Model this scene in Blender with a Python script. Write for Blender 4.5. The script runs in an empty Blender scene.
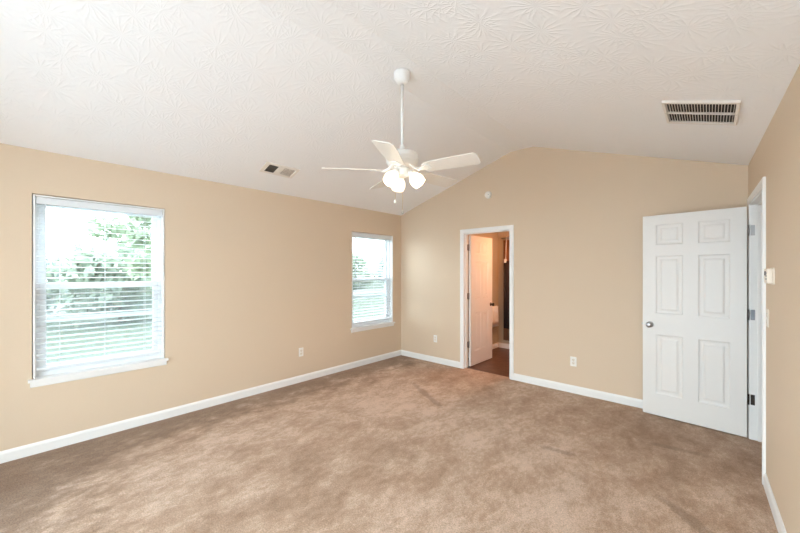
import bpy, bmesh, math, random
from mathutils import Matrix, Vector
C = bpy.context.scene.collection
SC = bpy.context.scene
PI = math.pi

# ------------------------------------------------------------------ camera, sky, exposure
THETA = math.radians(42.18)
cam_d = bpy.data.cameras.new('camera')
cam = bpy.data.objects.new('camera', cam_d)
C.objects.link(cam)
cam.location = (0, 0, 1.465)
cam.rotation_euler = (PI / 2, 0, THETA)
cam_d.sensor_width = 36
cam_d.lens = 341 / 800 * 36
cam_d.shift_y = 5 / 800
cam_d.clip_start = 0.02
SC.camera = cam

SKY = 14.2
world = bpy.data.worlds.new('overcast_sky')
SC.world = world
world.use_nodes = True
wbg = world.node_tree.nodes['Background']
wbg.inputs[0].default_value = (0.79, 0.895, 1.0, 1)
wbg.inputs[1].default_value = SKY

SC.view_settings.view_transform = 'Standard'
SC.view_settings.look = 'None'
SC.view_settings.exposure = 0.0
SC.view_settings.gamma = 1.0
SC.view_settings.use_curve_mapping = False
SC.cycles.use_denoising = True
SC.cycles.max_bounces = 14
SC.cycles.diffuse_bounces = 10
SC.cycles.transparent_max_bounces = 24
SC.cycles.sample_clamp_indirect = 8.0


def portal(name, loc, rot, sx, sy):
    l = bpy.data.lights.new(name, 'AREA')
    l.shape = 'RECTANGLE'
    l.size, l.size_y = sx, sy
    l.cycles.is_portal = True
    o = bpy.data.objects.new(name, l)
    C.objects.link(o)
    o.location, o.rotation_euler = loc, rot


# area light emits along local -Z
portal('daylight_portal', (-4.20, .495, 1.34), (0, -PI / 2, 0), 1.5, .92)
portal('daylight_portal', (-4.20, 3.795, 1.34), (0, -PI / 2, 0), 1.5, .92)
portal('daylight_portal', (-1.24, -1.56, 1.19), (PI / 2, 0, 0), 2.95, 2.3)

# ------------------------------------------------------------------ room figures
XL, YB = -4.014, 4.456
YR = -1.40
HL, HP, HR = 2.446, 3.092, 2.436
X1, X2, XR = -2.012, -1.70, 0.266
SL = (HP - HL) / (X1 - XL)
SR = (HP - HR) / (XR - X2)
ALPHA = math.atan(0.0215)
MR = Matrix.Translation((XR, YB, 0)) @ Matrix.Rotation(-(PI / 2 - ALPHA), 4, 'Z')   # right wall: +x towards camera, +y out of the room


def ceil_z(x):
    if x < X1: return HL + (x - XL) * SL
    if x < X2: return HP
    return HP - (x - X2) * SR


# ------------------------------------------------------------------ node helpers
def mat(name):
    m = bpy.data.materials.new(name)
    m.use_nodes = True
    nt = m.node_tree
    return m, nt, nt.nodes['Principled BSDF']


def nd(nt, typ, **kw):
    n = nt.nodes.new(typ)
    for k, v in kw.items():
        if k.startswith('i_'):
            key = k[2:]
            n.inputs[int(key) if key.isdigit() else key].default_value = v
        else:
            setattr(n, k, v)
    return n


def plain(name, col, rough=.5, metal=0.0, var=.04, scale=30, bump=0.0, spec=.5):
    m, nt, b = mat(name)
    tc = nd(nt, 'ShaderNodeTexCoord')
    nz = nd(nt, 'ShaderNodeTexNoise')
    nz.inputs['Scale'].default_value = scale
    nz.inputs['Detail'].default_value = 4
    nt.links.new(tc.outputs['Object'], nz.inputs['Vector'])
    mx = nd(nt, 'ShaderNodeMix', data_type='RGBA')
    mx.inputs['A'].default_value = (*[c * (1 - var) for c in col], 1)
    mx.inputs['B'].default_value = (*[min(1, c * (1 + var)) for c in col], 1)
    nt.links.new(nz.outputs['Fac'], mx.inputs['Factor'])
    nt.links.new(mx.outputs['Result'], b.inputs['Base Color'])
    b.inputs['Roughness'].default_value = rough
    b.inputs['Metallic'].default_value = metal
    b.inputs['Specular IOR Level'].default_value = spec
    if bump:
        bp = nd(nt, 'ShaderNodeBump')
        bp.inputs['Strength'].default_value = bump
        bp.inputs['Distance'].default_value = .002
        nt.links.new(nz.outputs['Fac'], bp.inputs['Height'])
        nt.links.new(bp.outputs['Normal'], b.inputs['Normal'])
    return m


def math_node(nt, op, a=None, b=None, c=None):
    n = nd(nt, 'ShaderNodeMath', operation=op)
    for i, v in enumerate((a, b, c)):
        if v is None: continue
        if isinstance(v, (int, float)): n.inputs[i].default_value = v
        else: nt.links.new(v, n.inputs[i])
    return n.outputs[0]


def ramp(nt, fac, stops):
    r = nd(nt, 'ShaderNodeValToRGB')
    while len(r.color_ramp.elements) < len(stops): r.color_ramp.elements.new(.5)
    for e, (p, c) in zip(r.color_ramp.elements, stops):
        e.position = p
        e.color = (*c, 1) if len(c) == 3 else c
    nt.links.new(fac, r.inputs['Fac'])
    return r.outputs['Color']


M = {}
M['wall'] = plain('tan_wall_paint', (.665, .535, .400), .62, var=.015, scale=90, bump=.10, spec=.3)
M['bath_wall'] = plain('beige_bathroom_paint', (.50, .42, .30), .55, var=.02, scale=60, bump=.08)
M['trim'] = plain('white_trim_paint', (.83, .83, .82), .35, var=.01, scale=20)
M['door'] = plain('white_door_paint', (.765, .745, .72), .38, var=.01, scale=25)
M['bath_door'] = plain('peach_lit_door_paint', (.80, .76, .70), .4, var=.015, scale=25)
M['vinyl'] = plain('white_window_vinyl', (.80, .82, .84), .35, var=.01)
M['plastic'] = plain('white_plastic', (.82, .80, .76), .35, var=.02)
M['almond'] = plain('almond_plastic', (.78, .70, .60), .4, var=.02)
M['fan_white'] = plain('white_fan_enamel', (.82, .82, .81), .3, var=.01)
M['blade'] = plain('white_blade_laminate', (.82, .79, .74), .4, var=.03, scale=12)
M['nickel'] = plain('satin_nickel', (.48, .48, .49), .28, metal=1, var=.05)
M['dark_metal'] = plain('dark_bronze_metal', (.06, .05, .045), .35, metal=.8, var=.1)
M['grey_metal'] = plain('grey_hinge_metal', (.22, .23, .25), .38, metal=.9, var=.08)
M['dark'] = plain('duct_shade_black', (.02, .02, .02), .8)  # near-black that stands in for the shade inside the ducts
M['slot'] = plain('dark_slot', (.10, .09, .08), .6)
M['grille'] = plain('off_white_grille_enamel', (.80, .76, .71), .4, var=.02)
M['towel'] = plain('white_terry', (.86, .87, .88), .95, var=.05, scale=200, bump=.4)
M['curtain'] = plain('brown_curtain_cloth', (.26, .12, .055), .9, var=.1, scale=120, bump=.2)
M['dark_cloth'] = plain('dark_brown_cloth', (.03, .02, .018), .95, var=.2, scale=150, bump=.3)
M['brass'] = plain('brass_chain', (.75, .6, .35), .3, metal=1)
M['bark'] = plain('grey_brown_bark', (.14, .10, .075), .9, var=.3, scale=14, bump=.6)

# carpet ---------------------------------------------------------------
m, nt, b = mat('beige_brown_carpet')
tc = nd(nt, 'ShaderNodeTexCoord')
mp = nd(nt, 'ShaderNodeMapping')
mp.inputs['Rotation'].default_value = (0, 0, .5)
mp.inputs['Scale'].default_value = (1.0, .62, 1)
nt.links.new(tc.outputs['Object'], mp.inputs['Vector'])
def noise(scale, detail=5, rough=.6, dist=0., vec=None):
    n = nd(nt, 'ShaderNodeTexNoise')
    n.inputs['Scale'].default_value = scale
    n.inputs['Detail'].default_value = detail
    n.inputs['Roughness'].default_value = rough
    n.inputs['Distortion'].default_value = dist
    nt.links.new(vec or mp.outputs['Vector'], n.inputs['Vector'])
    return n.outputs['Fac']
big = noise(.75, 3, .5, 0)
mid = noise(5.0, 8, .70, .2)
small = noise(26, 5, .68, 0)
fine = noise(115, 3, .7, 0, tc.outputs['Object'])
vfine = noise(420, 2, .7, 0, tc.outputs['Object'])
s = math_node(nt, 'MULTIPLY_ADD', big, .36, 0.0)
s = math_node(nt, 'MULTIPLY_ADD', mid, .42, s)
s = math_node(nt, 'MULTIPLY_ADD', small, .22, s)
brush = ramp(nt, s, [(.40, (.34, .215, .14)), (.50, (.49, .342, .243)), (.58, (.66, .505, .40))])
# dark worn streaks near the open door
sx = nd(nt, 'ShaderNodeSeparateXYZ')
nt.links.new(tc.outputs['Object'], sx.inputs[0])
def stain(x, y, a, la, lb):
    dx = math_node(nt, 'SUBTRACT', sx.outputs[0], x); dy = math_node(nt, 'SUBTRACT', sx.outputs[1], y)
    ca, sa = math.cos(a), math.sin(a)
    u = math_node(nt, 'ADD', math_node(nt, 'MULTIPLY', dx, ca / la), math_node(nt, 'MULTIPLY', dy, sa / la))
    v = math_node(nt, 'ADD', math_node(nt, 'MULTIPLY', dx, -sa / lb), math_node(nt, 'MULTIPLY', dy, ca / lb))
    r = math_node(nt, 'ADD', math_node(nt, 'MULTIPLY', u, u), math_node(nt, 'MULTIPLY', v, v))
    r = math_node(nt, 'ADD', r, math_node(nt, 'MULTIPLY', math_node(nt, 'SUBTRACT', mid, .5), 3.0))
    return math_node(nt, 'MAXIMUM', math_node(nt, 'SUBTRACT', 1.0, r), 0.0)
st = None
for a in [(-.19, 3.62, .15, .24, .05), (-.06, 2.62, -.75, .30, .05), (-.93, 2.93, .2, .16, .05), (-2.55, 3.25, -.5, .55, .05)]:
    v = stain(*a)
    st = v if st is None else math_node(nt, 'MAXIMUM', st, v)
st = math_node(nt, 'MINIMUM', math_node(nt, 'MULTIPLY', st, .6), .42)
# darker brown along the window wall and in the near corner, with a ragged edge
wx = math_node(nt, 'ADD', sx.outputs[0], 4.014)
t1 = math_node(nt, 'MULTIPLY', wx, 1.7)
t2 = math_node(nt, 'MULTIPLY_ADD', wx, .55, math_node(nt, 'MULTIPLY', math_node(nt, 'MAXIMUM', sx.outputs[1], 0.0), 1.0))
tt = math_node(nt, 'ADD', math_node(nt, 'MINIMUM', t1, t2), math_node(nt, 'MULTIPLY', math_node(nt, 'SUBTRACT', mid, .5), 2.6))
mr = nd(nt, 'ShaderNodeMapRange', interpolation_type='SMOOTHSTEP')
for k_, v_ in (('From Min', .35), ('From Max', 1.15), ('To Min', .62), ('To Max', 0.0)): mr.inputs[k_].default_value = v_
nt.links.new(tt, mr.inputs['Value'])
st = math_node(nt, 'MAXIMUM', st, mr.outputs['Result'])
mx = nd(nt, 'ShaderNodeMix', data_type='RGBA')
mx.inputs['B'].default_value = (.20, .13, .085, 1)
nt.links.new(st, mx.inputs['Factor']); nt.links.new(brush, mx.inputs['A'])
fl = nd(nt, 'ShaderNodeMix', data_type='RGBA', blend_type='MULTIPLY')
fl.inputs['Factor'].default_value = 1
grain = math_node(nt, 'ADD', math_node(nt, 'MULTIPLY', fine, .9), math_node(nt, 'MULTIPLY', vfine, .5))
gr = ramp(nt, grain, [(.50, (.62, .60, .58)), (.88, (1.32, 1.32, 1.32))])
nt.links.new(mx.outputs['Result'], fl.inputs['A']); nt.links.new(gr, fl.inputs['B'])
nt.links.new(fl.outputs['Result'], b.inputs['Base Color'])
b.inputs['Roughness'].default_value = .95
b.inputs['Specular IOR Level'].default_value = .1
b.inputs['Sheen Weight'].default_value = .15
bp = nd(nt, 'ShaderNodeBump')
bp.inputs['Strength'].default_value = .7
bp.inputs['Distance'].default_value = .008
hh = math_node(nt, 'ADD', math_node(nt, 'ADD', fine, math_node(nt, 'MULTIPLY', vfine, .6)), math_node(nt, 'MULTIPLY', small, .8))
nt.links.new(hh, bp.inputs['Height'])
nt.links.new(bp.outputs['Normal'], b.inputs['Normal'])
M['carpet'] = m

# stomped ceiling texture -------------------------------------------------
m, nt, b = mat('stomped_white_ceiling')
tc = nd(nt, 'ShaderNodeTexCoord')
def burst(scale, off, count):
    mp = nd(nt, 'ShaderNodeMapping')
    mp.inputs['Location'].default_value = off
    nt.links.new(tc.outputs['Object'], mp.inputs['Vector'])
    wob = nd(nt, 'ShaderNodeTexNoise')
    wob.inputs['Scale'].default_value = 9
    wob.inputs['Detail'].default_value = 2
    nt.links.new(mp.outputs['Vector'], wob.inputs['Vector'])
    vo = nd(nt, 'ShaderNodeTexVoronoi', voronoi_dimensions='2D', feature='F1')
    vo.inputs['Scale'].default_value = scale
    vo.inputs['Randomness'].default_value = .75
    nt.links.new(mp.outputs['Vector'], vo.inputs['Vector'])
    sub = nd(nt, 'ShaderNodeVectorMath', operation='SUBTRACT')
    nt.links.new(mp.outputs['Vector'], sub.inputs[0])
    nt.links.new(vo.outputs['Position'], sub.inputs[1])
    sp = nd(nt, 'ShaderNodeSeparateXYZ')
    nt.links.new(sub.outputs[0], sp.inputs[0])
    ang = math_node(nt, 'ARCTAN2', sp.outputs[1], sp.outputs[0])
    arg = math_node(nt, 'MULTIPLY_ADD', ang, count, math_node(nt, 'MULTIPLY', wob.outputs['Fac'], 9.0))
    ridge = math_node(nt, 'POWER', math_node(nt, 'MULTIPLY_ADD', math_node(nt, 'SINE', arg), .5, .5), 3.5)
    r = vo.outputs['Distance']
    ring = math_node(nt, 'MULTIPLY', math_node(nt, 'MINIMUM', math_node(nt, 'MULTIPLY', r, 5.0), 1.0),
                     math_node(nt, 'MAXIMUM', math_node(nt, 'SUBTRACT', 1.0, math_node(nt, 'MULTIPLY', r, 1.5)), 0.0))
    return math_node(nt, 'MULTIPLY', ridge, ring)
h = math_node(nt, 'MAXIMUM', burst(4.1, (0, 0, 0), 16.0), burst(3.8, (7.3, 3.1, 0), 13.0))
nz = nd(nt, 'ShaderNodeTexNoise'); nz.inputs['Scale'].default_value = 60; nz.inputs['Detail'].default_value = 3
nt.links.new(tc.outputs['Object'], nz.inputs['Vector'])
h = math_node(nt, 'ADD', h, math_node(nt, 'MULTIPLY', nz.outputs['Fac'], .25))
bp = nd(nt, 'ShaderNodeBump')
bp.inputs['Strength'].default_value = .24
bp.inputs['Distance'].default_value = .010
nt.links.new(h, bp.inputs['Height'])
nt.links.new(bp.outputs['Normal'], b.inputs['Normal'])
b.inputs['Base Color'].default_value = (.88, .88, .885, 1)
b.inputs['Roughness'].default_value = .7
b.inputs['Specular IOR Level'].default_value = .25
M['ceiling'] = m

# dark wood-look vinyl -----------------------------------------------------
m, nt, b = mat('dark_vinyl_planks')
tc = nd(nt, 'ShaderNodeTexCoord')
br = nd(nt, 'ShaderNodeTexBrick')
br.inputs['Color1'].default_value = (.085, .040, .026, 1); br.inputs['Color2'].default_value = (.13, .066, .043, 1)
br.inputs['Mortar'].default_value = (.04, .02, .015, 1)
br.inputs['Scale'].default_value = 5.0; br.inputs['Mortar Size'].default_value = .006
nt.links.new(tc.outputs['Object'], br.inputs['Vector'])
nt.links.new(br.outputs['Color'], b.inputs['Base Color'])
b.inputs['Roughness'].default_value = .4
M['vinyl_floor'] = m

# window glass: clear with a faint reflection -------------------------------
m, nt, b = mat('clear_window_glass')
nt.nodes.remove(b)
out = nt.nodes['Material Output']
tr = nd(nt, 'ShaderNodeBsdfTransparent'); tr.inputs[0].default_value = (.94, .97, .96, 1)
gl = nd(nt, 'ShaderNodeBsdfGlossy'); gl.inputs['Roughness'].default_value = .02
fr = nd(nt, 'ShaderNodeFresnel')
ge = nd(nt, 'ShaderNodeNewGeometry')     # both faces of the thin pane reflect alike
nt.links.new(math_node(nt, 'MULTIPLY_ADD', ge.outputs['Backfacing'], 1 / 1.45 - 1.45, 1.45), fr.inputs['IOR'])
ms = nd(nt, 'ShaderNodeMixShader')
nt.links.new(fr.outputs[0], ms.inputs[0]); nt.links.new(tr.outputs[0], ms.inputs[1]); nt.links.new(gl.outputs[0], ms.inputs[2])
nt.links.new(ms.outputs[0], out.inputs[0])
M['glass'] = m

# insect screen -----------------------------------------------------------
m, nt, b = mat('insect_screen_mesh')
out = nt.nodes['Material Output']
tr = nd(nt, 'ShaderNodeBsdfTransparent')
ms = nd(nt, 'ShaderNodeMixShader'); ms.inputs[0].default_value = .22
b.inputs['Base Color'].default_value = (.35, .37, .38, 1)
nt.links.new(tr.outputs[0], ms.inputs[1]); nt.links.new(b.outputs[0], ms.inputs[2]); nt.links.new(ms.outputs[0], out.inputs[0])
M['screen'] = m

# blind slats: white with a little light coming through ---------------------
m, nt, b = mat('white_blind_slat')
out = nt.nodes['Material Output']
tl = nd(nt, 'ShaderNodeBsdfTranslucent'); tl.inputs[0].default_value = (.85, .87, .88, 1)
ms = nd(nt, 'ShaderNodeMixShader'); ms.inputs[0].default_value = .18
b.inputs['Base Color'].default_value = (.84, .86, .88, 1); b.inputs['Roughness'].default_value = .4
nt.links.new(b.outputs[0], ms.inputs[1]); nt.links.new(tl.outputs[0], ms.inputs[2]); nt.links.new(ms.outputs[0], out.inputs[0])
M['slat'] = m

# lit frosted shade and bulb -------------------------------------------------
def glow(name, col, strength, base=(.9, .85, .75)):
    m, nt, b = mat(name)
    b.inputs['Base Color'].default_value = (*base, 1)
    b.inputs['Emission Color'].default_value = (*col, 1)
    b.inputs['Emission Strength'].default_value = strength
    b.inputs['Roughness'].default_value = .5
    return m
M['shade'] = glow('lit_frosted_glass', (1.0, .82, .58), 2.2)
M['bulb'] = glow('lit_bulb', (1.0, .77, .50), 95)

# greenery -------------------------------------------------------------------
def leaf(name, c1, c2):
    m, nt, b = mat(name)
    out = nt.nodes['Material Output']
    tc = nd(nt, 'ShaderNodeTexCoord')
    nz = nd(nt, 'ShaderNodeTexNoise'); nz.inputs['Scale'].default_value = 1.7; nz.inputs['Detail'].default_value = 5
    nt.links.new(tc.outputs['Object'], nz.inputs['Vector'])
    col = ramp(nt, nz.outputs['Fac'], [(.35, c1), (.65, c2)])
    nt.links.new(col, b.inputs['Base Color'])
    b.inputs['Roughness'].default_value = .6
    tl = nd(nt, 'ShaderNodeBsdfTranslucent'); nt.links.new(col, tl.inputs[0])
    ms = nd(nt, 'ShaderNodeMixShader'); ms.inputs[0].default_value = .4
    nt.links.new(b.outputs[0], ms.inputs[1]); nt.links.new(tl.outputs[0], ms.inputs[2]); nt.links.new(ms.outputs[0], out.inputs[0])
    return m
M['leaf_a'] = leaf('mid_green_leaves', (.17, .215, .16), (.26, .30, .23))
M['leaf_b'] = leaf('yellow_green_leaves', (.15, .20, .12), (.27, .32, .22))
M['leaf_c'] = leaf('blue_green_leaves', (.17, .20, .185), (.25, .285, .265))
M['patio'] = plain('bounce_patio_concrete', (.62, .64, .67), .85, var=.06, scale=5)  # pale surface of the added patio that bounces daylight
M['lawn'] = plain('lawn_grass', (.038, .055, .028), .9, var=.35, scale=6, bump=.5)
M['concrete'] = plain('pale_concrete', (.11, .11, .105), .85, var=.1, scale=8)


# ------------------------------------------------------------------ mesh helpers
def new(): return bmesh.new()


def box(bm, x0, x1, y0, y1, z0, z1, mtx=None):
    vs = [bm.verts.new((x, y, z)) for z in (z0, z1) for y in (y0, y1) for x in (x0, x1)]
    for f in ((0, 2, 3, 1), (4, 5, 7, 6), (0, 1, 5, 4), (2, 6, 7, 3), (1, 3, 7, 5), (0, 4, 6, 2)):
        bm.faces.new([vs[i] for i in f])
    if mtx is not None: bmesh.ops.transform(bm, matrix=mtx, verts=vs)
    return vs


def tube(bm, p0, p1, r0, r1=None, n=12, caps=True):
    p0, p1 = Vector(p0), Vector(p1)
    r1 = r0 if r1 is None else r1
    ax = (p1 - p0).normalized()
    u = ax.orthogonal().normalized(); v = ax.cross(u)
    rings = []
    for p, r in ((p0, r0), (p1, r1)):
        rings.append([bm.verts.new(p + (u * math.cos(2 * PI * i / n) + v * math.sin(2 * PI * i / n)) * r) for i in range(n)])
    for i in range(n):
        j = (i + 1) % n
        f = bm.faces.new((rings[0][i], rings[0][j], rings[1][j], rings[1][i])); f.smooth = True
    if caps:
        bm.faces.new(rings[0][::-1]); bm.faces.new(rings[1])


def pathtube(bm, pts, r, n=10):
    for a, b_ in zip(pts, pts[1:]): tube(bm, a, b_, r, n=n)


def lathe(bm, prof, mtx=None, n=32, cap0=True, cap1=True):
    """prof: list of (r, z); revolved about z"""
    rings, vs = [], []
    for r, z in prof:
        ring = [bm.verts.new((r * math.cos(2 * PI * i / n), r * math.sin(2 * PI * i / n), z)) for i in range(n)]
        rings.append(ring); vs += ring
    for a, b_ in zip(rings, rings[1:]):
        for i in range(n):
            j = (i + 1) % n
            f = bm.faces.new((a[i], a[j], b_[j], b_[i])); f.smooth = True
    if cap0: bm.faces.new(rings[0][::-1])
    if cap1: bm.faces.new(rings[-1])
    if mtx is not None: bmesh.ops.transform(bm, matrix=mtx, verts=vs)
    return vs


def ball(bm, c, r, sz=1.0, n=16):
    prof = [(r * math.sin(PI * k / 10), -r * sz * math.cos(PI * k / 10)) for k in range(1, 10)]
    lathe(bm, prof, Matrix.Translation(c), n)


def sweep(bm, prof, p0, p1, out, up=(0, 0, 1)):
    """extrude a 2-D profile [(depth along out, height along up)] from p0 to p1"""
    p0, p1, out, up = map(Vector, (p0, p1, out, up))
    a = [bm.verts.new(p0 + out * d + up * h) for d, h in prof]
    b_ = [bm.verts.new(p1 + out * d + up * h) for d, h in prof]
    n = len(prof)
    for i in range(n):
        j = (i + 1) % n
        bm.faces.new((a[i], a[j], b_[j], b_[i]))
    bm.faces.new(a[::-1]); bm.faces.new(b_)


def wall_panel(bm, u0, u1, z0, z1, holes, thick, mtx):
    """slab in local x(u) / z with holes, y from 0 (room face) to thick"""
    us = sorted({u0, u1, *[h[0] for h in holes], *[h[1] for h in holes]})
    zs = sorted({z0, z1, *[h[2] for h in holes], *[h[3] for h in holes]})
    vs = []
    def solid(i, k):
        if i < 0 or k < 0 or i >= len(us) - 1 or k >= len(zs) - 1: return False
        cu, cz = (us[i] + us[i + 1]) / 2, (zs[k] + zs[k + 1]) / 2
        return not any(h[0] < cu < h[1] and h[2] < cz < h[3] for h in holes)
    cache = {}
    def v(u, y, z):
        k = (round(u, 5), round(y, 5), round(z, 5))
        if k not in cache:
            cache[k] = bm.verts.new((u, y, z)); vs.append(cache[k])
        return cache[k]
    for i in range(len(us) - 1):
        for k in range(len(zs) - 1):
            if not solid(i, k): continue
            a, b_, c, d = us[i], us[i + 1], zs[k], zs[k + 1]
            bm.faces.new((v(a, 0, c), v(b_, 0, c), v(b_, 0, d), v(a, 0, d)))
            bm.faces.new((v(a, thick, c), v(a, thick, d), v(b_, thick, d), v(b_, thick, c)))
            if not solid(i - 1, k): bm.faces.new((v(a, 0, c), v(a, 0, d), v(a, thick, d), v(a, thick, c)))
            if not solid(i + 1, k): bm.faces.new((v(b_, 0, c), v(b_, thick, c), v(b_, thick, d), v(b_, 0, d)))
            if not solid(i, k - 1): bm.faces.new((v(a, 0, c), v(a, thick, c), v(b_, thick, c), v(b_, 0, c)))
            if not solid(i, k + 1): bm.faces.new((v(a, 0, d), v(b_, 0, d), v(b_, thick, d), v(a, thick, d)))
    bmesh.ops.transform(bm, matrix=mtx, verts=vs)


def prism(bm, poly, y0, y1):
    """polygon [(x, z)] extruded along y"""
    a = [bm.verts.new((x, y0, z)) for x, z in poly]
    b_ = [bm.verts.new((x, y1, z)) for x, z in poly]
    n = len(poly)
    for i in range(n):
        j = (i + 1) % n
        bm.faces.new((a[i], a[j], b_[j], b_[i]))
    bm.faces.new(a[::-1]); bm.faces.new(b_)


def obj(name, bm, material, parent=None, bevel=0.0, world=False, local=None):
    """link a bmesh as ONE object; world=True: its points are world points, else points in the parent's frame"""
    if local is not None: bmesh.ops.transform(bm, matrix=local, verts=bm.verts)
    bmesh.ops.recalc_face_normals(bm, faces=bm.faces)
    me = bpy.data.meshes.new(name)
    o = bpy.data.objects.new(name, me)
    C.objects.link(o)
    if parent is not None:
        o.parent = parent
        if world: bmesh.ops.transform(bm, matrix=frame(parent).inverted(), verts=bm.verts)
    bm.to_mesh(me); bm.free()
    me.materials.append(material)
    if bevel:
        md = o.modifiers.new('edge', 'BEVEL'); md.width = bevel; md.segments = 2; md.limit_method = 'ANGLE'; md.angle_limit = .7
    return o


def frame(o):
    mm = o.matrix_basis.copy()
    p = o.parent
    while p is not None:
        mm = p.matrix_basis @ mm; p = p.parent
    return mm


def tag(o, label=None, cat=None, group=None, kind=None):
    if label: o['label'] = label
    if cat: o['category'] = cat
    if group: o['group'] = group
    if kind: o['kind'] = kind
    return o


def thing(name, label, cat, loc=(0, 0, 0), mtx=None, group=None, kind=None):
    o = bpy.data.objects.new(name, None)
    o.empty_display_size = .1
    C.objects.link(o)
    if mtx is not None:
        o.location = mtx.to_translation(); o.rotation_euler = mtx.to_euler()
    else: o.location = loc
    return tag(o, label, cat, group, kind)


def struct(name, bm, m, label, cat, bevel=0.0):
    return tag(obj(name, bm, m, None, bevel), label, cat, None, 'structure')


# ================================================================== room shell
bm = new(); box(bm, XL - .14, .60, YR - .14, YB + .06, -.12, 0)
struct('floor', bm, M['carpet'], 'beige brown bedroom carpet with brushed pile, worn streaks and darker patches', 'carpet')

bm = new()
TH = .14
xs = [XL - .16, X1, X2, .60]
under = [(x, ceil_z(x)) for x in xs]
prism(bm, under + [(x, z + TH) for x, z in reversed(under)], YR - .16, YB + .13)
struct('ceiling', bm, M['ceiling'], 'white vaulted ceiling with swirled stomped texture and flat ridge strip', 'ceiling')

WIN = [(.050, .940, .602, 2.084), (3.345, 4.245, .602, 2.070)]
# left wall: local x along world y, y outwards (-x)
ML = Matrix(((0, -1, 0, XL), (1, 0, 0, 0), (0, 0, 1, 0), (0, 0, 0, 1)))
bm = new(); wall_panel(bm, YR - .12, YB + .11, -.1, 2.50, [(a - .006, b_ + .006, c, d + .007) for a, b_, c, d in WIN], .15, ML)
struct('wall_left', bm, M['wall'], 'tan painted side wall with the two blind-covered windows', 'wall')

# end wall with bathroom doorway
DX0, DX1, DZ = -2.735, -2.020, 2.035
bm = new()
wall_panel(bm, XL - .12, .45, -.1, 2.30, [(DX0 - .02, DX1 + .02, -.1, DZ + .02)], .115, Matrix.Translation((0, YB, 0)))
prism(bm, [(XL - .12, 2.30), (.45, 2.30), (.45, ceil_z(.45) + .06), (X2, HP + .06), (X1, HP + .06), (XL - .12, ceil_z(XL - .12) + .06)], YB, YB + .115)
struct('wall_back', bm, M['wall'], 'tan gabled end wall with the bathroom doorway', 'wall')

# right wall with the bedroom doorway (its local frame MR)
RD0, RD1, RDZ = .195, .980, 2.045
bm = new()
wall_panel(bm, -.10, 6.1, -.1, 2.47, [(RD0 - .02, RD1 + .02, -.1, RDZ + .02)], .13, MR)
struct('wall_right', bm, M['wall'], 'tan wall on the right with thermostat and doorway', 'wall')

# rear wall behind the camera with a wide window added to let daylight in
RW = (-2.70, .22, .06, 2.32)
bm = new()
MB_ = Matrix(((1, 0, 0, 0), (0, -1, 0, YR), (0, 0, 1, 0), (0, 0, 0, 1)))
wall_panel(bm, XL - .12, .60, -.1, 2.36, [RW], .13, MB_)
prism(bm, [(XL - .12, 2.36), (.60, 2.36), (.60, ceil_z(.6) + .06), (X2, HP + .06), (X1, HP + .06), (XL - .12, ceil_z(XL - .12) + .06)], YR - .13, YR)
struct('wall_rear', bm, M['wall'], 'tan wall behind the camera with an added wide window', 'wall')
w3 = thing('window_3', 'wide white window added behind the camera to let daylight in', 'window', (-1.24, YR, RW[2]), kind='structure')
bm = new()
for a in ((RW[0], RW[0] + .06), (RW[1] - .06, RW[1]), (-1.27, -1.21)): box(bm, a[0], a[1], YR - .10, YR - .03, RW[2], RW[3])
for a in ((RW[2], RW[2] + .06), (RW[3] - .06, RW[3])): box(bm, RW[0] + .06, RW[1] - .06, YR - .10, YR - .03, a[0], a[1])
obj('window_frame', bm, M['vinyl'], w3, world=True)
bm = new(); box(bm, RW[0] + .06, RW[1] - .06, YR - .068, YR - .062, RW[2] + .06, RW[3] - .06)
obj('pane', bm, M['glass'], w3, world=True)

# hallway behind the open bedroom door
bm = new(); wall_panel(bm, -.3, 2.2, -.1, 2.44, [], .1, MR @ Matrix.Translation((0, 1.25, 0)))
box(bm, -.4, -.3, .13, 1.35, -.1, 2.44, MR); box(bm, 2.2, 2.3, .13, 1.35, -.1, 2.44, MR)
struct('wall_hallway', bm, M['wall'], 'tan hallway walls beyond the open bedroom door', 'wall')
bm = new(); box(bm, -.4, 2.3, .05, 1.35, 2.44, 2.54, MR); struct('ceiling_hallway', bm, M['trim'], 'white hallway ceiling beyond the open bedroom door', 'ceiling')
bm = new(); box(bm, -.4, 2.3, .131, 1.35, -.11, 0.0, MR); struct('floor_hallway', bm, M['carpet'], 'beige carpet of the hallway beyond the open bedroom door', 'carpet')

# bathroom shell
BX0, BX1, BY0, BY1 = -3.034, -1.15, YB + .115, 6.18
bm = new(); box(bm, BX0 - .1, BX1 + .1, YB + .065, BY1 + .1, -.12, -.002)
struct('floor_bathroom', bm, M['vinyl_floor'], 'dark brown plank floor of the bathroom', 'floor')
bm = new(); box(bm, BX0 - .1, BX0, BY0, BY1 + .1, -.1, 2.44)
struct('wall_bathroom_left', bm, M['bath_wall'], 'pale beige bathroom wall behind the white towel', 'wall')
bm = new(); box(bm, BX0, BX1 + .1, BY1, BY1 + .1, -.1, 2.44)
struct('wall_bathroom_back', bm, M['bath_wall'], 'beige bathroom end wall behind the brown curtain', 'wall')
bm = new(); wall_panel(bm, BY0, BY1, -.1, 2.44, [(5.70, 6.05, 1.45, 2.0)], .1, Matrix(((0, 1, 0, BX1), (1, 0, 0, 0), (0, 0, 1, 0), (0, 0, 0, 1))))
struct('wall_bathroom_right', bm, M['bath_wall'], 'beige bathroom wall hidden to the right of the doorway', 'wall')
bm = new(); box(bm, BX0 - .1, BX1 + .1, BY0 + .02, BY1 + .1, 2.44, 2.52)
struct('ceiling_bathroom', bm, M['trim'], 'white bathroom ceiling seen over the open door', 'ceiling')

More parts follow.
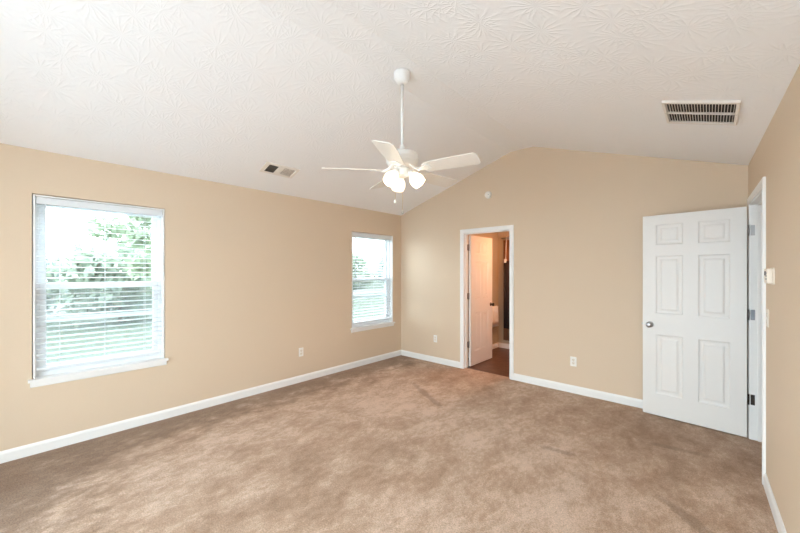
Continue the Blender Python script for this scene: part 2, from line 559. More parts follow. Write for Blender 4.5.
w4 = thing('window_4', 'small unseen bathroom window added for daylight right of the doorway', 'window', (BX1, 5.875, 1.45), kind='structure')  # unseen window, added so daylight reaches the bathroom wall
bm = new()
for a in ((5.70, 5.73, 1.45, 2.0), (6.02, 6.05, 1.45, 2.0), (5.73, 6.02, 1.45, 1.48), (5.73, 6.02, 1.97, 2.0)): box(bm, BX1 + .03, BX1 + .09, *a)
obj('window_frame', bm, M['vinyl'], w4, world=True)
bm = new(); box(bm, BX1 + .057, BX1 + .063, 5.73, 6.02, 1.48, 1.97); obj('pane', bm, M['glass'], w4, world=True)

# ------------------------------------------------------------------ baseboards
BB = [(0, 0), (.013, 0), (.013, .068), (.009, .080), (.004, .090), (0, .090)]
bm = new(); sweep(bm, BB, (XL, YR, 0), (XL, YB, 0), (1, 0, 0))
struct('baseboard_left', bm, M['trim'], 'long white baseboard under the two windows', 'baseboard')
bm = new(); sweep(bm, BB, (XL + .013, YB, 0), (DX0 - .060, YB, 0), (0, -1, 0))
struct('baseboard_back', bm, M['trim'], 'short white baseboard between the far corner and the bathroom door', 'baseboard')
bm = new(); sweep(bm, BB, (DX1 + .060, YB, 0), (XR - .002, YB, 0), (0, -1, 0))
struct('baseboard_back', bm, M['trim'], 'white baseboard running from the bathroom door behind the white door', 'baseboard')
wr = MR.to_3x3()
bm = new(); sweep(bm, BB, MR @ Vector((RD1 + .075, 0, 0)), MR @ Vector((5.85, 0, 0)), wr @ Vector((0, -1, 0)))
struct('baseboard_right', bm, M['trim'], 'white baseboard under the thermostat and light switch', 'baseboard')
bm = new(); sweep(bm, BB, (BX0, BY0, 0), (BX0, BY1, 0), (1, 0, 0))
struct('baseboard_bathroom_left', bm, M['trim'], 'white bathroom baseboard below the towel', 'baseboard')
bm = new(); sweep(bm, BB, (BX0 + .013, BY1, 0), (BX1, BY1, 0), (0, -1, 0))
struct('baseboard_bathroom_back', bm, M['trim'], 'white bathroom baseboard below the brown curtain', 'baseboard')

# ------------------------------------------------------------------ windows of the left wall
def window(n, y0, y1, z0, z1, label):
    yc = (y0 + y1) / 2
    w = thing('window_%d' % n, label, 'window', (XL, yc, z0), kind='structure')
    fx0, fx1 = XL - .145, XL - .062        # vinyl frame depth range
    bm = new()
    box(bm, fx0, fx1, y0 - .008, y0 + .035, z0, z1 + .009); box(bm, fx0, fx1, y1 - .035, y1 + .008, z0, z1 + .009)
    box(bm, fx0, fx1, y0 + .035, y1 - .035, z1 - .035, z1 + .009); box(bm, fx0, fx1, y0 + .035, y1 - .035, z0, z0 + .035)
    obj('window_frame', bm, M['vinyl'], w, .003, True)
    zm = 1.340
    a, b_ = y0 + .035, y1 - .035
    def sash(name, x0, x1, q0, q1, bot, top):
        bm = new()
        box(bm, x0, x1, a, a + .042, q0, q1); box(bm, x0, x1, b_ - .042, b_, q0, q1)
        box(bm, x0, x1, a + .042, b_ - .042, q0, q0 + bot); box(bm, x0, x1, a + .042, b_ - .042, q1 - top, q1)
        s = obj(name, bm, M['vinyl'], w, .003, True)
        bm = new(); xm = (x0 + x1) / 2
        box(bm, xm - .003, xm + .003, a + .042, b_ - .042, q0 + bot, q1 - top)
        obj('pane', bm, M['glass'], s, world=True)
        return s
    sash('upper_sash', XL - .132, XL - .106, zm - .02, z1 - .035, .04, .04)
    s = sash('lower_sash', XL - .104, XL - .076, z0 + .035, zm + .025, .055, .045)
    bm = new(); box(bm, XL - .076, XL - .066, yc - .03, yc + .03, zm + .004, zm + .02)
    obj('sash_lock', bm, M['vinyl'], s, .002, True)
    # half insect screen outside the lower sash, with its cross bar
    bm = new()
    box(bm, XL - .144, XL - .134, a, a + .02, z0 + .035, zm); box(bm, XL - .144, XL - .134, b_ - .02, b_, z0 + .035, zm)
    zc = z0 + .45
    for q in (z0 + .035, zm - .02): box(bm, XL - .144, XL - .134, a + .02, b_ - .02, q, q + .02)
    box(bm, XL - .144, XL - .134, a + .02, b_ - .02, zc - .022, zc + .022)
    f = obj('screen_frame', bm, M['vinyl'], w, 0, True)
    bm = new()
    box(bm, XL - .140, XL - .1385, a + .02, b_ - .02, z0 + .055, zc - .022)
    box(bm, XL - .140, XL - .1385, a + .02, b_ - .02, zc + .022, zm - .02)
    obj('screen_mesh', bm, M['screen'], f, 0, True)
    # white return lining, stool and apron
    bm = new()
    box(bm, XL - .062, XL + .001, y0, y0 + .012, z0, z1); box(bm, XL - .062, XL + .001, y1 - .012, y1, z0, z1)
    box(bm, XL - .062, XL + .001, y0 + .012, y1 - .012, z1 - .012, z1)
    obj('return_lining', bm, M['trim'], w, 0, True)
    bm = new(); box(bm, XL - .062, XL + .034, y0 - .028, y1 + .028, z0 - .022, z0)
    box(bm, XL - .062, XL + .001, y0, y1, z0, z0 + .002)
    obj('sill', bm, M['trim'], w, .004, True)
    bm = new(); sweep(bm, [(0, 0), (.010, .004), (.014, .012), (.014, .046), (0, .046)], (XL, y0 - .016, z0 - .068), (XL, y1 + .016, z0 - .068), (1, 0, 0))
    obj('apron', bm, M['trim'], w, 0, True)
    return w


window(1, *WIN[0], 'white double-hung window nearer the camera, with leafy trees outside')
window(2, *WIN[1], 'white double-hung window near the far corner, with lawn outside')


def blind(y0, y1, z0, z1, label):
    a, b_ = y0 + .018, y1 - .018
    w = thing('window_blind', label, 'blind', (XL - .03, (y0 + y1) / 2, z1 - .015), group=None)
    bm = new(); box(bm, XL - .058, XL - .004, a, b_, z1 - .070, z1 - .016)
    obj('headrail', bm, M['slat'], w, .004, True)
    bm = new()
    z = z1 - .095
    zend = z0 + .078
    tilt = math.radians(5)
    while z > zend + .02:
        # gently crowned slat: three strips across
        xc = XL - .031
        prof = []
        for t in (-1, -.35, .35, 1):
            d = .025 * t
            prof.append((xc + d * math.cos(tilt), z - d * math.sin(tilt) + .0028 * (1 - t * t)))
        for (xa, za), (xb, zb) in zip(prof, prof[1:]):
            box_pts = [(xa, a, za), (xb, a, zb), (xb, b_, zb), (xa, b_, za)]
            lo = [bm.verts.new((p[0], p[1], p[2] - .0014)) for p in box_pts]
            hi = [bm.verts.new((p[0], p[1], p[2] + .0014)) for p in box_pts]
            bm.faces.new(hi); bm.faces.new(lo[::-1])
            for i in range(4): bm.faces.new((lo[i], lo[(i + 1) % 4], hi[(i + 1) % 4], hi[i]))
        z -= .0445
    obj('slats', bm, M['slat'], w, 0, True)
    bm = new(); box(bm, XL - .055, XL - .007, a, b_, zend - .016, zend)
    obj('bottom_rail', bm, M['slat'], w, .003, True)
    for fr in (.16, .5, .84):
        y = a + (b_ - a) * fr
        bm = new()
        for x in (XL - .0575, XL - .0045): tube(bm, (x, y, z1 - .06), (x, y, zend - .004), .0011, n=6)
        obj('ladder_cord', bm, M['slat'], w, 0, True)
    bm = new(); tube(bm, (XL + .004, a + .05, z1 - .07), (XL + .006, a + .052, z1 - .72), .004, n=8)
    tube(bm, (XL + .006, a + .052, z1 - .72), (XL + .006, a + .052, z1 - .76), .006, .004, n=8)
    obj('tilt_wand', bm, M['slat'], w, 0, True)
    bm = new()
    for d in (0, .012): tube(bm, (XL + .003, b_ - .07 - d, z1 - .07), (XL + .004, b_ - .07 - d, z1 - .86 - d), .0012, n=6)
    cd = obj('lift_cord', bm, M['slat'], w, 0, True)
    bm = new(); tube(bm, (XL + .004, b_ - .076, z1 - .86), (XL + .004, b_ - .076, z1 - .90), .003, .007, n=8)
    obj('cord_tassel', bm, M['slat'], cd, 0, True)


blind(*WIN[0], 'white horizontal slat blind in the large window nearer the camera')
blind(*WIN[1], 'white horizontal slat blind in the window near the far corner')

# ------------------------------------------------------------------ door frames
def casing_profile(w=.057):
    return [(0, 0), (.010, 0), (.012, .012), (.016, .030), (.017, w - .006), (.012, w), (0, w)]


def mitred(bm, mtx, x0, x1, zt, w=.057, sign=-1):
    """casing round an opening in the local x/z plane, standing out towards local sign*y"""
    prof = casing_profile(w)
    path = lambda h: [(x0 - h, 0), (x0 - h, zt + h), (x1 + h, zt + h), (x1 + h, 0)]
    cols = []
    for d, h in prof:
        cols.append([bm.verts.new(mtx @ Vector((x, sign * d, z))) for x, z in path(h)])
    n = len(prof)
    for i in range(n):
        j = (i + 1) % n
        for k in range(3): bm.faces.new((cols[i][k], cols[i][k + 1], cols[j][k + 1], cols[j][k]))
    bm.faces.new([c[0] for c in cols]); bm.faces.new([c[3] for c in cols][::-1])


def door_trim(name, label, mtx, x0, x1, zt, depth, w=.057, stop_y=.06):
    t = thing(name, label, 'door frame', mtx=mtx @ Matrix.Translation(((x0 + x1) / 2, 0, 0)), kind='structure')
    bm = new(); mitred(bm, mtx, x0 - .006, x1 + .006, zt + .006, w)
    obj('casing', bm, M['trim'], t, 0, True)
    bm = new(); mitred(bm, mtx @ Matrix.Translation((0, depth, 0)), x0 - .006, x1 + .006, zt + .006, w, 1)
    obj('casing', bm, M['trim'], t, 0, True)
    bm = new()
    box(bm, x0 - .019, x0, -.001, depth + .001, 0, zt, mtx); box(bm, x1, x1 + .019, -.001, depth + .001, 0, zt, mtx)
    box(bm, x0 - .019, x1 + .019, -.001, depth + .001, zt, zt + .019, mtx)
    j = obj('jamb', bm, M['trim'], t, 0, True)
    bm = new()
    s0, s1 = stop_y, stop_y + .032
    box(bm, x0, x0 + .011, s0, s1, 0, zt, mtx); box(bm, x1 - .011, x1, s0, s1, 0, zt, mtx); box(bm, x0 + .011, x1 - .011, s0, s1, zt - .011, zt, mtx)
    obj('door_stop', bm, M['trim'], j, .002, True)
    return t


door_trim('trim_1', 'white casing and jamb around the bathroom doorway', Matrix.Translation((0, YB, 0)), DX0, DX1, DZ, .115, stop_y=.042)
door_trim('trim_2', 'white casing and jamb of the doorway in the right wall', MR, RD0, RD1, RDZ, .13, w=.064, stop_y=.042)

# ------------------------------------------------------------------ six-panel doors
def door_face(bm, w, h, cols, rows, y, s):
    """one moulded face at local y, its outward side s (+1/-1)"""
    xs = sorted({0, w, *[c for p in cols for c in p]}); zs = sorted({0, h, *[c for p in rows for c in p]})
    for i in range(len(xs) - 1):
        for k in range(len(zs) - 1):
            a, b_, c, d = xs[i], xs[i + 1], zs[k], zs[k + 1]
            if (a, b_) in cols and (c, d) in rows:
                loops = []
                for ins, dep in ((0, 0), (.007, .005), (.016, .0065), (.034, .0065), (.050, .0015)):
                    loops.append([bm.verts.new((x, y - s * dep, z)) for x, z in ((a + ins, c + ins), (b_ - ins, c + ins), (b_ - ins, d - ins), (a + ins, d - ins))])
                for l0, l1 in zip(loops, loops[1:]):
                    for q in range(4):
                        r = (q + 1) % 4
                        f = (l0[q], l0[r], l1[r], l1[q])
                        bm.faces.new(f if s > 0 else f[::-1])
                bm.faces.new(loops[-1] if s > 0 else loops[-1][::-1])
            else:
                f = [bm.verts.new(p) for p in ((a, y, c), (b_, y, c), (b_, y, d), (a, y, d))]
                bm.faces.new(f if s > 0 else f[::-1])


def door_slab(w, h, cols, rows, t=.035):
    bm = new()
    door_face(bm, w, h, cols, rows, 0, 1); door_face(bm, w, h, cols, rows, -t, -1)
    for p in (((0, 0, 0), (0, -t, 0), (0, -t, h), (0, 0, h)), ((w, 0, 0), (w, 0, h), (w, -t, h), (w, -t, 0)),
              ((0, 0, 0), (w, 0, 0), (w, -t, 0), (0, -t, 0)), ((0, 0, h), (0, -t, h), (w, -t, h), (w, 0, h))):
        bm.faces.new([bm.verts.new(q) for q in p])
    bmesh.ops.remove_doubles(bm, verts=bm.verts, dist=1e-5)
    return bm


def knob(parent, x, z, t, m):
    for s, y in ((1, 0), (-1, -t)):
        mt = Matrix.Translation((x, y, z)) @ Matrix.Rotation(-s * PI / 2, 4, 'X')
        bm = new()
        lathe(bm, [(.012, .004), (.011, .022), (.016, .028), (.025, .036), (.028, .046), (.025, .056), (.014, .061), (.004, .062)], mt, 24)
        k = obj('knob', bm, m, parent)
        bm = new(); lathe(bm, [(.031, 0), (.031, .003), (.027, .007), (.013, .009)], mt, 24)
        obj('rose', bm, m, k)


def hinge(parent, z, m, mats=None):
    """knuckle on the door's edge in local space at x=0, room side y=0, with leaf on the jamb side"""
    bm = new()
    tube(bm, (-.006, .004, z - .045), (-.006, .004, z + .045), .0062, n=12)
    ball(bm, (-.006, .004, z + .048), .006); ball(bm, (-.006, .004, z - .048), .006)
    h = obj('hinge', bm, m, parent)
    return h


ROWS = [(.22, .815), (1.03, 1.61), (1.72, 1.925)]
# the bathroom door, standing open into the bathroom
mtx = Matrix.Translation((-2.7048, YB + .142, .012)) @ Matrix.Rotation(PI / 2, 4, 'Z') @ Matrix.Scale(1, 4)
# local x -> world +y, local y -> world -x ; shown face is local -y side, so the slab is shifted by its thickness
d1 = thing('door_1', 'white six-panel door standing open into the warm-lit bathroom', 'door', mtx=mtx, kind='structure')
bm = door_slab(.70, 2.010, [(.135, .310), (.380, .560)], ROWS)
obj('slab', bm, M['door'], d1, local=Matrix.Translation((0, .035, 0)))
bmk = None
kx, kz = .645, .905
for s, y in ((1, .035), (-1, 0.0)):
    mt = Matrix.Translation((kx, y, kz)) @ Matrix.Rotation(-s * PI / 2, 4, 'X')
    bm = new(); lathe(bm, [(.012, .004), (.011, .022), (.016, .028), (.025, .036), (.028, .046), (.025, .056), (.014, .061), (.004, .062)], mt, 24)
    k = obj('knob', bm, M['dark_metal'], d1)
    bm = new(); lathe(bm, [(.031, 0), (.031, .003), (.027, .007), (.013, .009)], mt, 24)
    obj('rose', bm, M['dark_metal'], k)
for z in (.335, 1.075, 1.82):
    bm = new()
    tube(bm, (-.022, .018, z - .05), (-.022, .018, z + .05), .0065, n=12)
    box(bm, -.058, -.026, .0275, .0300, z - .045, z + .045)
    obj('hinge', bm, M['grey_metal'], d1, local=None)

# the bedroom door, swung back against the end wall
ANG = math.atan2(.06, -.753)
mtx2 = Matrix.Translation((.246, 4.251, .012)) @ Matrix.Rotation(ANG, 4, 'Z')
d2 = thing('door_2', 'large white six-panel door swung open beside the right wall', 'door', mtx=mtx2, kind='structure')
bm = door_slab(.757, 2.022, [(.105, .322), (.435, .648)], ROWS)
obj('slab', bm, M['door'], d2)
knob(d2, .697, .912, .035, M['nickel'])
bm = new(); box(bm, .7565, .7585, -.026, -.009, .885, .94)
lp = obj('latch_plate', bm, M['nickel'], d2)
bm = new(); box(bm, .758, .768, -.023, -.012, .905, .922); obj('latch', bm, M['nickel'], lp, .002)
for z, mm in ((.335, 'dark_metal'), (1.075, 'grey_metal'), (1.812, 'nickel')):  # same nickel throughout; darker metals paint in the shade on the lower hinges
    bm = new(); tube(bm, (-.0095, -.004, z - .046), (-.0095, -.004, z + .046), .0065, n=12)
    h = obj('hinge', bm, M[mm], d2)
    # leaf screwed to the jamb, which faces the camera
    bm = new(); box(bm, RD0, RD0 + .0025, -.001, .025, z + .012 - .045, z + .012 + .045, MR)
    lf = obj('hinge_leaf', bm, M[mm], h, 0, True)

# ------------------------------------------------------------------ wall fittings
def outlet(mtx, label):
    t = thing('wall_outlet', label, 'outlet', mtx=mtx, group='wall outlets')
    bm = new(); box(bm, -.035, .035, -.006, 0, -.0575, .0575)
    obj('cover_plate', bm, M['plastic'], t, .003)
    for z in (.0195, -.0195):
        bm = new()
        lathe(bm, [(.0172, 0), (.0172, .0028), (.015, .0036)], Matrix.Translation((0, -.0055, z)) @ Matrix.Rotation(PI / 2, 4, 'X'), 20)
        r = obj('receptacle', bm, M['almond'], t)
        bm = new()
        for x in (-.0065, .0065): box(bm, x - .0013, x + .0013, -.0098, -.0088, z - .001, z + .008)
        tube(bm, (0, -.0098, z - .008), (0, -.0088, z - .008), .0025, n=10)
        obj('slot', bm, M['slot'], r)
    bm = new(); tube(bm, (0, -.0075, 0), (0, -.0055, 0), .003, n=10); obj('screw', bm, M['nickel'], t)


outlet(ML @ Matrix.Translation((2.472, 0, .396)), 'white outlet low on the side wall between the two windows')
MBK = Matrix.Translation((0, YB, 0))
outlet(MBK @ Matrix.Translation((-3.266, 0, .383)), 'white outlet low on the end wall left of the bathroom door')
outlet(MBK @ Matrix.Translation((-1.212, 0, .379)), 'white outlet low on the end wall between the bathroom door and the white door')

t = thing('smoke_detector', 'small round white detector high on the end wall above the bathroom door', 'detector', (-2.333, YB, 2.557))
mt = Matrix.Rotation(PI / 2, 4, 'X')
bm = new(); lathe(bm, [(.052, 0), (.052, .008), (.048, .010)], mt, 32); obj('mounting_ring', bm, M['plastic'], t)
bm = new(); lathe(bm, [(.048, .010), (.047, .026), (.040, .034), (.020, .037), (.004, .037)], mt, 32); obj('cover', bm, M['plastic'], t)
bm = new(); lathe(bm, [(.006, .036), (.006, .039), (.003, .0395)], mt @ Matrix.Translation((.015, 0, 0)), 12); obj('test_button', bm, M['slot'], t)

t = thing('thermostat', 'cream thermostat on the right wall above the light switch', 'thermostat', mtx=MR @ Matrix.Translation((1.345, 0, 1.437)))
bm = new(); box(bm, -.062, .062, -.008, 0, -.052, .052); obj('base_plate', bm, M['almond'], t, .003)
bm = new(); box(bm, -.056, .056, -.034, -.008, -.046, .046); bd = obj('housing', bm, M['almond'], t, .005)
bm = new(); box(bm, -.034, .020, -.0355, -.0335, .004, .030); obj('display', bm, M['slot'], bd)
for z in (-.018, .0, .018):
    bm = new(); box(bm, .034, .046, -.0375, -.0335, z - .005, z + .005); obj('button', bm, M['grey_metal'], bd, .001)

t = thing('light_switch', 'cream light switch on the right wall beside the door casing', 'switch', mtx=MR @ Matrix.Translation((1.150, 0, 1.157)))
bm = new(); box(bm, -.036, .036, -.006, 0, -.0585, .0585); obj('switch_plate', bm, M['almond'], t, .003)
bm = new(); box(bm, -.0055, .0055, -.0075, -.0055, -.012, .012)
box(bm, -.004, .004, -.020, -.006, -.002, .008, Matrix.Rotation(.35, 4, 'X')); obj('toggle', bm, M['plastic'], t)
for z in (-.03, .03):
    bm = new(); tube(bm, (0, -.0075, z), (0, -.0055, z), .003, n=10); obj('screw', bm, M['nickel'], t)

# ------------------------------------------------------------------ ceiling vents
def slope_frame(x, y, side):
    """z into the room below the slope, x down the slope's world +x direction"""
    z = ceil_z(x)
    sl = SL if side < 0 else -SR
    ex = Vector((1, 0, sl)).normalized(); ey = Vector((0, -1, 0)); ez = ex.cross(ey)
    mm = Matrix((ex, ey, ez)).transposed().to_4x4()
    return Matrix.Translation((x, y, z)) @ mm


# supply register: plate with two banks of louvres leaning opposite ways
t = thing('air_vent', 'small white ceiling register above the side wall, half open and dark', 'vent', mtx=slope_frame(-3.548, 1.917, -1))
L2, W2 = .195, .098                     # half length along world y, half width along slope
bm = new()
il, iw = .165, .068
dk, lt = (.045, .150), (-.165, -.020)          # open bank, louvres coloured dark as if shaded (nearer the camera), and closed bank
for a in ((-W2, W2, -L2, lt[0]), (-W2, W2, dk[1], L2), (-W2, W2, lt[1], dk[0]), (-W2, -iw, lt[0], lt[1]), (iw, W2, lt[0], lt[1]), (-W2, -iw, dk[0], dk[1]), (iw, W2, dk[0], dk[1])):
    box(bm, a[0], a[1], a[2], a[3], 0, .011)
obj('face_frame', bm, M['grille'], t, .002)
bm = new(); box(bm, -iw, iw, dk[0], dk[1], .0003, .0012); box(bm, -iw, iw, lt[0], lt[1], .0003, .0012); obj('duct_shade_plate', bm, M['dark'], t)  # dark plates on the solid ceiling paint in the duct's shade
for (y0, y1), tl, wd, mm in ((dk, -.80, .0050, 'slot'), (lt, .32, .0074, 'grille')):
    bm = new()
    n = 10
    for i in range(n):
        y = y0 + (i + .5) * (y1 - y0) / n
        box(bm, -iw, iw, -wd, wd, -.0006, .0006, Matrix.Translation((0, y, .0062)) @ Matrix.Rotation(tl, 4, 'X'))
    obj('louver_bank', bm, M[mm], t)

# return grille: two rows of fins
t = thing('return_grille', 'large white return air grille with dark slots above the open door', 'vent', mtx=slope_frame(-.0445, 3.062, 1))
hw, hl = .197, .215
bm = new()
iw, il = .180, .186
for a in ((-hw, hw, -hl, -il), (-hw, hw, il, hl), (-hw, -iw, -il, il), (iw, hw, -il, il)):
    box(bm, a[0], a[1], a[2], a[3], 0, .015)
fr_ = obj('face_frame', bm, M['grille'], t, .003)
bm = new(); box(bm, -iw, iw, -.006, .006, .0012, .0145); obj('center_bar', bm, M['grille'], t, .001)
bm = new(); box(bm, -iw, iw, -il, il, .0003, .0012); obj('duct_shade_plate', bm, M['dark'], t)  # dark plate behind the fins in place of a shaded duct
for nm, y0, y1 in (('louver_bank', .006, il), ('louver_bank', -il, -.006)):
    bm = new()
    n = 24
    for i in range(n):
        x = -iw + (i + .5) * 2 * iw / n
        box(bm, -.0012, .0012, y0, y1, .0085, .0135, Matrix.Translation((x, 0, 0)))
    obj(nm, bm, M['grille'], t)
for x in (-.1885, .1885):
    bm = new(); lathe(bm, [(.004, .0148), (.003, .0165)], Matrix.Translation((x, 0, 0)), 10); obj('screw', bm, M['nickel'], t)

# ------------------------------------------------------------------ ceiling fan
FX, FY = -1.860, 2.080
fan = thing('ceiling_fan', 'white five-blade ceiling fan with three lit glass shades on a long downrod', 'ceiling fan', (FX, FY, HP))
TF = Matrix.Translation((FX, FY, 0))
def fobj(name, bm, m, parent=fan, bev=0): return obj(name, bm, m, parent, bev, True, TF)
bm = new(); lathe(bm, [(.066, HP), (.067, HP - .010), (.065, HP - .038), (.058, HP - .064), (.046, HP - .082), (.032, HP - .090), (.014, HP - .092)]); fobj('canopy', bm, M['fan_white'])
bm = new(); lathe(bm, [(.0118, HP - .10), (.0118, 2.448)], n=20); rod = fobj('downrod', bm, M['fan_white'])
bm = new(); lathe(bm, [(.020, 2.490), (.022, 2.470), (.026, 2.445), (.026, 2.434)], n=20); fobj('coupling', bm, M['fan_white'], rod)
bm = new(); lathe(bm, [(.030, 2.442), (.090, 2.436), (.118, 2.428), (.130, 2.412), (.132, 2.398), (.132, 2.362), (.126, 2.350), (.120, 2.346), (.118, 2.330), (.100, 2.318), (.060, 2.312)], n=48); mot = fobj('motor_housing', bm, M['fan_white'])
bm = new(); lathe(bm, [(.1335, 2.392), (.1350, 2.388), (.1350, 2.378), (.1335, 2.374)], n=48, cap0=False, cap1=False); fobj('trim_band', bm, M['fan_white'], mot)
bm = new(); lathe(bm, [(.040, 2.314), (.052, 2.308), (.054, 2.300), (.054, 2.250), (.046, 2.236), (.020, 2.230)], n=32); sw = fobj('switch_housing', bm, M['fan_white'])

PHI = PI / 2 + THETA                     # world direction from the camera to the fan
def blade_mesh(bm):
    pts = []
    r0, r1 = .185, .640
    n = 14
    for i in range(n + 1):
        t_ = i / n
        w = .063 + .013 * min(1, t_ * 1.6)
        pts.append((r0 + (r1 - r0) * t_, w))
    # clipped, softly rounded tip and root
    top = [(r0, .030), (r0 + .012, .048)] + pts[1:-1] + [(r1 - .022, .076), (r1, .056)]
    out = top + [(x, -y) for x, y in reversed(top)]
    up = [bm.verts.new((x, y, .003)) for x, y in out]; dn = [bm.verts.new((x, y, -.003)) for x, y in out]
    bm.faces.new(up); bm.faces.new(dn[::-1])
    for i in range(len(out)):
        j = (i + 1) % len(out); bm.faces.new((dn[i], dn[j], up[j], up[i]))


for a in (120, 48, -24, -96, -168):
    rz = PHI - math.radians(a)
    mt = Matrix.Translation((0, 0, 2.288)) @ Matrix.Rotation(rz, 4, 'Z') @ Matrix.Rotation(math.radians(-14), 4, 'X')
    bm = new(); blade_mesh(bm); bmesh.ops.transform(bm, matrix=mt, verts=bm.verts)
    bl = fobj('blade', bm, M['blade'])
    bm = new()
    # curved iron with a flared three-lobed plate under the blade root
    plate = [(.150, .016), (.185, .020), (.205, .040), (.235, .044), (.250, .030), (.262, .012)]
    out = plate + [(x, -y) for x, y in reversed(plate)]
    up = [bm.verts.new((x, y, -.0032)) for x, y in out]; dn = [bm.verts.new((x, y, -.0085)) for x, y in out]
    bm.faces.new(up); bm.faces.new(dn[::-1])
    for i in range(len(out)): bm.faces.new((dn[i], dn[(i + 1) % len(out)], up[(i + 1) % len(out)], up[i]))
    for x, y in ((.215, .026), (.215, -.026), (.245, 0)): tube(bm, (x, y, -.0115), (x, y, -.008), .005, n=10)
    bmesh.ops.transform(bm, matrix=mt, verts=bm.verts)
    m2 = Matrix.Translation((0, 0, 2.288)) @ Matrix.Rotation(rz, 4, 'Z')
    for s in (-1, 1):
        pts = [(.085, s * .030, .034), (.110, s * .034, .012), (.135, s * .022, -.006), (.160, s * .010, -.006)]
        pathtube(bm, [m2 @ Vector(p) for p in pts], .008, 8)
    fobj('blade_iron', bm, M['fan_white'], bl, .001)

for a in (-15, 105, -135):
    rz = PHI - math.radians(a)
    R = Matrix.Rotation(rz, 4, 'Z')
    bm = new()
    p = [R @ Vector(q) for q in ((.030, 0, 2.280), (.058, 0, 2.280), (.070, 0, 2.268))]
    pathtube(bm, p, .012, 12)
    tilt = math.radians(40)
    S = R @ Matrix.Translation((.064, 0, 2.272)) @ Matrix.Rotation(-tilt, 4, 'Y') @ Matrix.Rotation(PI, 4, 'X')
    lathe(bm, [(.020, -.006), (.026, .002), (.027, .022), (.024, .026)], S, 20)
    arm = fobj('lamp_arm', bm, M['fan_white'])
    bm = new()
    prof = [(.024, .018), (.030, .030), (.045, .050), (.056, .075), (.059, .098), (.056, .118), (.053, .132)]
    inner = [(r - .003, z) for r, z in reversed(prof)]
    lathe(bm, prof + inner, S, 32, cap0=False, cap1=True)
    sh = fobj('lamp_shade', bm, M['shade'], arm)
    bm = new(); lathe(bm, [(.010, .026), (.012, .045), (.022, .066), (.027, .084), (.024, .100), (.014, .110), (.003, .113)], S, 20)
    fobj('bulb', bm, M['bulb'], arm)

fwd, rgt = Vector((-math.sin(THETA), math.cos(THETA), 0)), Vector((math.cos(THETA), math.sin(THETA), 0))
for lat, z, nm in ((-.058, 2.033, 1), (.002, 1.948, 2)):
    p = rgt * lat + fwd * (-.02)
    bm = new(); tube(bm, (p.x * .8, p.y * .8, 2.238), (p.x, p.y, z + .01), .0011, n=6)
    ch = fobj('pull_chain', bm, M['brass'])
    bm = new(); lathe(bm, [(.002, z + .016), (.006, z + .010), (.0105, z), (.011, z - .006), (.007, z - .014), (.002, z - .016)], Matrix.Translation((p.x, p.y, 0)), 14)
    fobj('chain_knob', bm, M['fan_white'] if nm == 1 else M['nickel'], ch)

# ------------------------------------------------------------------ things seen in the bathroom
t = thing('towel_bar', 'short chrome towel bar on the bathroom side wall', 'towel bar', (BX0, 6.03, .80))
bm = new(); tube(bm, (BX0 + .038, 5.74, .795), (BX0 + .038, 6.12, .795), .007); obj('bar', bm, M['nickel'], t, 0, True)
for y in (5.74, 6.12):
    bm = new(); tube(bm, (BX0 + .0005, y, .80), (BX0 + .042, y, .795), .011); tube(bm, (BX0 + .0005, y, .80), (BX0 + .008, y, .80), .022); obj('bracket', bm, M['nickel'], t, 0, True)
t = bm = new()
cols = []
for i in range(13):
    y = 5.80 + .25 * i / 12
    wv = .004 * math.sin(i * 1.1)
    cols.append([(BX0 + .038 + sx_ * (.014 + .003 * k) + wv, y, z) for k, (sx_, z) in enumerate([(-1, .52), (-1, .70), (-.9, .795), (0, .812), (.9, .795), (1, .70), (1, .55), (1, .435)])])
vsg = [[bm.verts.new(p) for p in c_] for c_ in cols]
for a_, b_ in zip(vsg, vsg[1:]):
    for k in range(7):
        f = bm.faces.new((a_[k], b_[k], b_[k + 1], a_[k + 1])); f.smooth = True
o = obj('towel', bm, M['towel'])
md = o.modifiers.new('thick', 'SOLIDIFY'); md.thickness = .008; md.offset = 0
tag(o, 'white towel hanging low on the bathroom wall behind the open door', 'towel')

t = thing('shower_curtain', 'tall brown curtain at the back of the bathroom', 'curtain', (-2.80, BY1 - .035, 2.05))
def cloth(x0, x1, y, z0, z1, waves, amp):
    bm = new(); n = 40
    rows = []
    for z in (z1, (z0 + z1) / 2, z0):
        rows.append([bm.verts.new((x0 + (x1 - x0) * i / n, y + amp * math.sin(2 * PI * waves * i / n), z)) for i in range(n + 1)])
    for a_, b_ in zip(rows, rows[1:]):
        for i in range(n):
            f = bm.faces.new((a_[i], a_[i + 1], b_[i + 1], b_[i])); f.smooth = True
    return bm
o = obj('cloth', cloth(-2.905, -2.50, BY1 - .035, .16, 2.06, 6, .012), M['curtain'], t, 0, True)
md = o.modifiers.new('thick', 'SOLIDIFY'); md.thickness = .004
bm = new(); tube(bm, (-2.95, BY1 - .035, 2.10), (-1.16, BY1 - .035, 2.10), .012); obj('rod', bm, M['nickel'], t, 0, True)
for i in range(6):
    x = -2.89 + i * .075
    bm = new(); lathe(bm, [(.020, -.002), (.024, 0), (.020, .002), (.017, 0), (.020, -.002)], Matrix.Translation((x, BY1 - .035, 2.093)) @ Matrix.Rotation(PI / 2, 4, 'Y'), 16, False, False)
    obj('ring', bm, M['nickel'], t, 0, True)

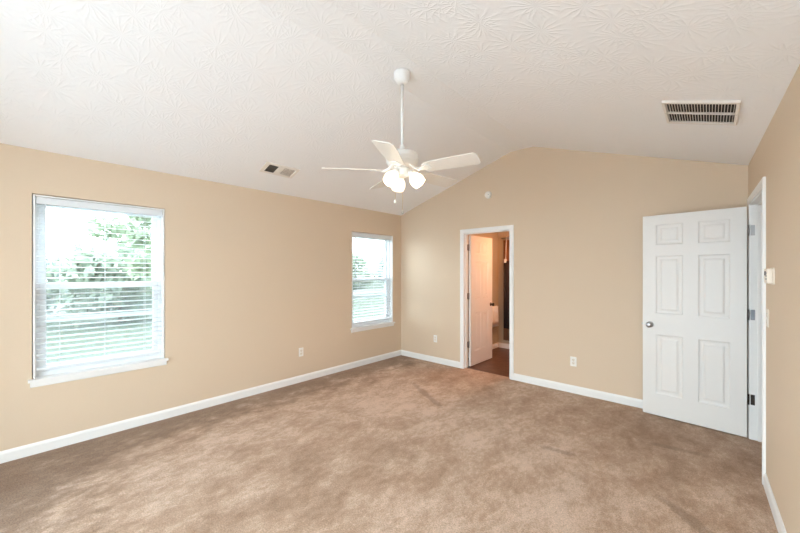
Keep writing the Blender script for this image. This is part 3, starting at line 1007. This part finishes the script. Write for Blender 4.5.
t = thing('bath_robe', 'dark brown robe hanging from a white hook in front of the brown curtain', 'robe', (-2.80, BY1 - .12, 1.70))
o = obj('cloth', cloth(-2.862, -2.56, BY1 - .115, .40, 1.66, 3, .015), M['dark_cloth'], t, 0, True)
md = o.modifiers.new('thick', 'SOLIDIFY'); md.thickness = .006
bm = new(); pathtube(bm, [(-2.83, BY1 - .035, 2.120), (-2.83, BY1 - .075, 2.114), (-2.83, BY1 - .095, 1.72), (-2.83, BY1 - .115, 1.64)], .006, 8)
box(bm, -2.85, -2.80, BY1 - .130, BY1 - .122, 1.63, 1.70); obj('hook', bm, M['plastic'], t, 0, True)

bl_ = bpy.data.lights.new('bathroom_vanity_light', 'AREA'); bl_.shape = 'RECTANGLE'; bl_.size = .7; bl_.size_y = .15; bl_.energy = 34; bl_.color = (1, .43, .17)
bo = bpy.data.objects.new('bathroom_vanity_light', bl_); C.objects.link(bo)
bo.location = (-1.95, 5.35, 2.38); bo.rotation_euler = (0, math.radians(-12), PI / 2)

# ------------------------------------------------------------------ outdoors
GZ = -.55
bm = new(); box(bm, -70, 10, -45, 60, GZ - .3, GZ)
struct('ground_lawn', bm, M['lawn'], 'green lawn outside the windows', 'lawn')
bm = new(); box(bm, -28, -22.5, -20, 55, GZ + .005, GZ + .03)
struct('ground_driveway', bm, M['concrete'], 'pale strip of pavement across the lawn outside', 'pavement')
bm = new(); box(bm, -16, 9, -14, YR - .16, -.35, -.06)
struct('ground_bounce_patio', bm, M['patio'], 'unseen pale patio added behind the camera to bounce daylight indoors', 'patio')  # unseen slab, added to throw daylight up onto the ceiling
rng = random.Random(7)


def tree(x, y, h, r, n, m, label, leafs=.13, low=.25):
    t = thing('leafy_tree', label, 'tree', (x, y, GZ))
    bm = new()
    tube(bm, (x, y, GZ), (x + .1, y, GZ + h * .55), .05 * h * .5, .03 * h * .5, 10)
    for k in range(5):
        a = k * 1.26 + rng.random(); z = GZ + h * (.3 + .07 * k)
        tube(bm, (x + .05, y, z), (x + math.cos(a) * r * .6, y + math.sin(a) * r * .6, z + h * .22), .012 * h, .005 * h, 7)
    obj('trunk', bm, M['bark'], t, 0, True)
    clumps = []
    for k in range(46):
        z = rng.uniform(low, 1.0); rr = r * math.sqrt(max(.05, 1 - ((z - (low + 1) / 2) / ((1 - low) / 2 + .03)) ** 2)) * rng.uniform(.25, 1)
        a = rng.uniform(0, 2 * PI)
        clumps.append((x + rr * math.cos(a), y + rr * math.sin(a), GZ + h * z, r * rng.uniform(.16, .34)))
    bm = new()
    for i in range(n):
        cx, cy, cz, cr = clumps[rng.randrange(len(clumps))]
        v = Vector((rng.gauss(0, 1), rng.gauss(0, 1), rng.gauss(0, .8)))
        p = Vector((cx, cy, cz)) + v.normalized() * cr * rng.random() ** .5
        u = Vector((rng.gauss(0, 1), rng.gauss(0, 1), rng.gauss(0, 1))).normalized(); w = u.orthogonal().normalized()
        s_ = leafs * rng.uniform(.6, 1.3)
        q = [p - u * s_, p + w * s_ * .45, p + u * s_, p - w * s_ * .45]
        bm.faces.new([bm.verts.new(z_) for z_ in q])
    obj('foliage', bm, M[m], t, 0, True)


tree(-9.6, 2.15, 6.2, 1.3, 3000, 'leaf_b', 'yellow green leafy tree seen at the right of the nearer window', .11)
tree(-17.5, 2.6, 2.9, 2.2, 2200, 'leaf_a', 'green tree farther back, centred in the nearer window', .2, .1)
tree(-21.0, -1.2, 2.7, 2.8, 2000, 'leaf_c', 'bluish green tree at the left edge of the nearer window', .24, .05)
tree(-31.0, 25.0, 3.6, 3.4, 2600, 'leaf_a', 'broad green tree beyond the pavement at the left of the corner window', .3, .02)
tree(-33.0, 36.0, 3.8, 4.0, 2600, 'leaf_c', 'broad bluish green tree beyond the pavement at the right of the corner window', .3, .02)
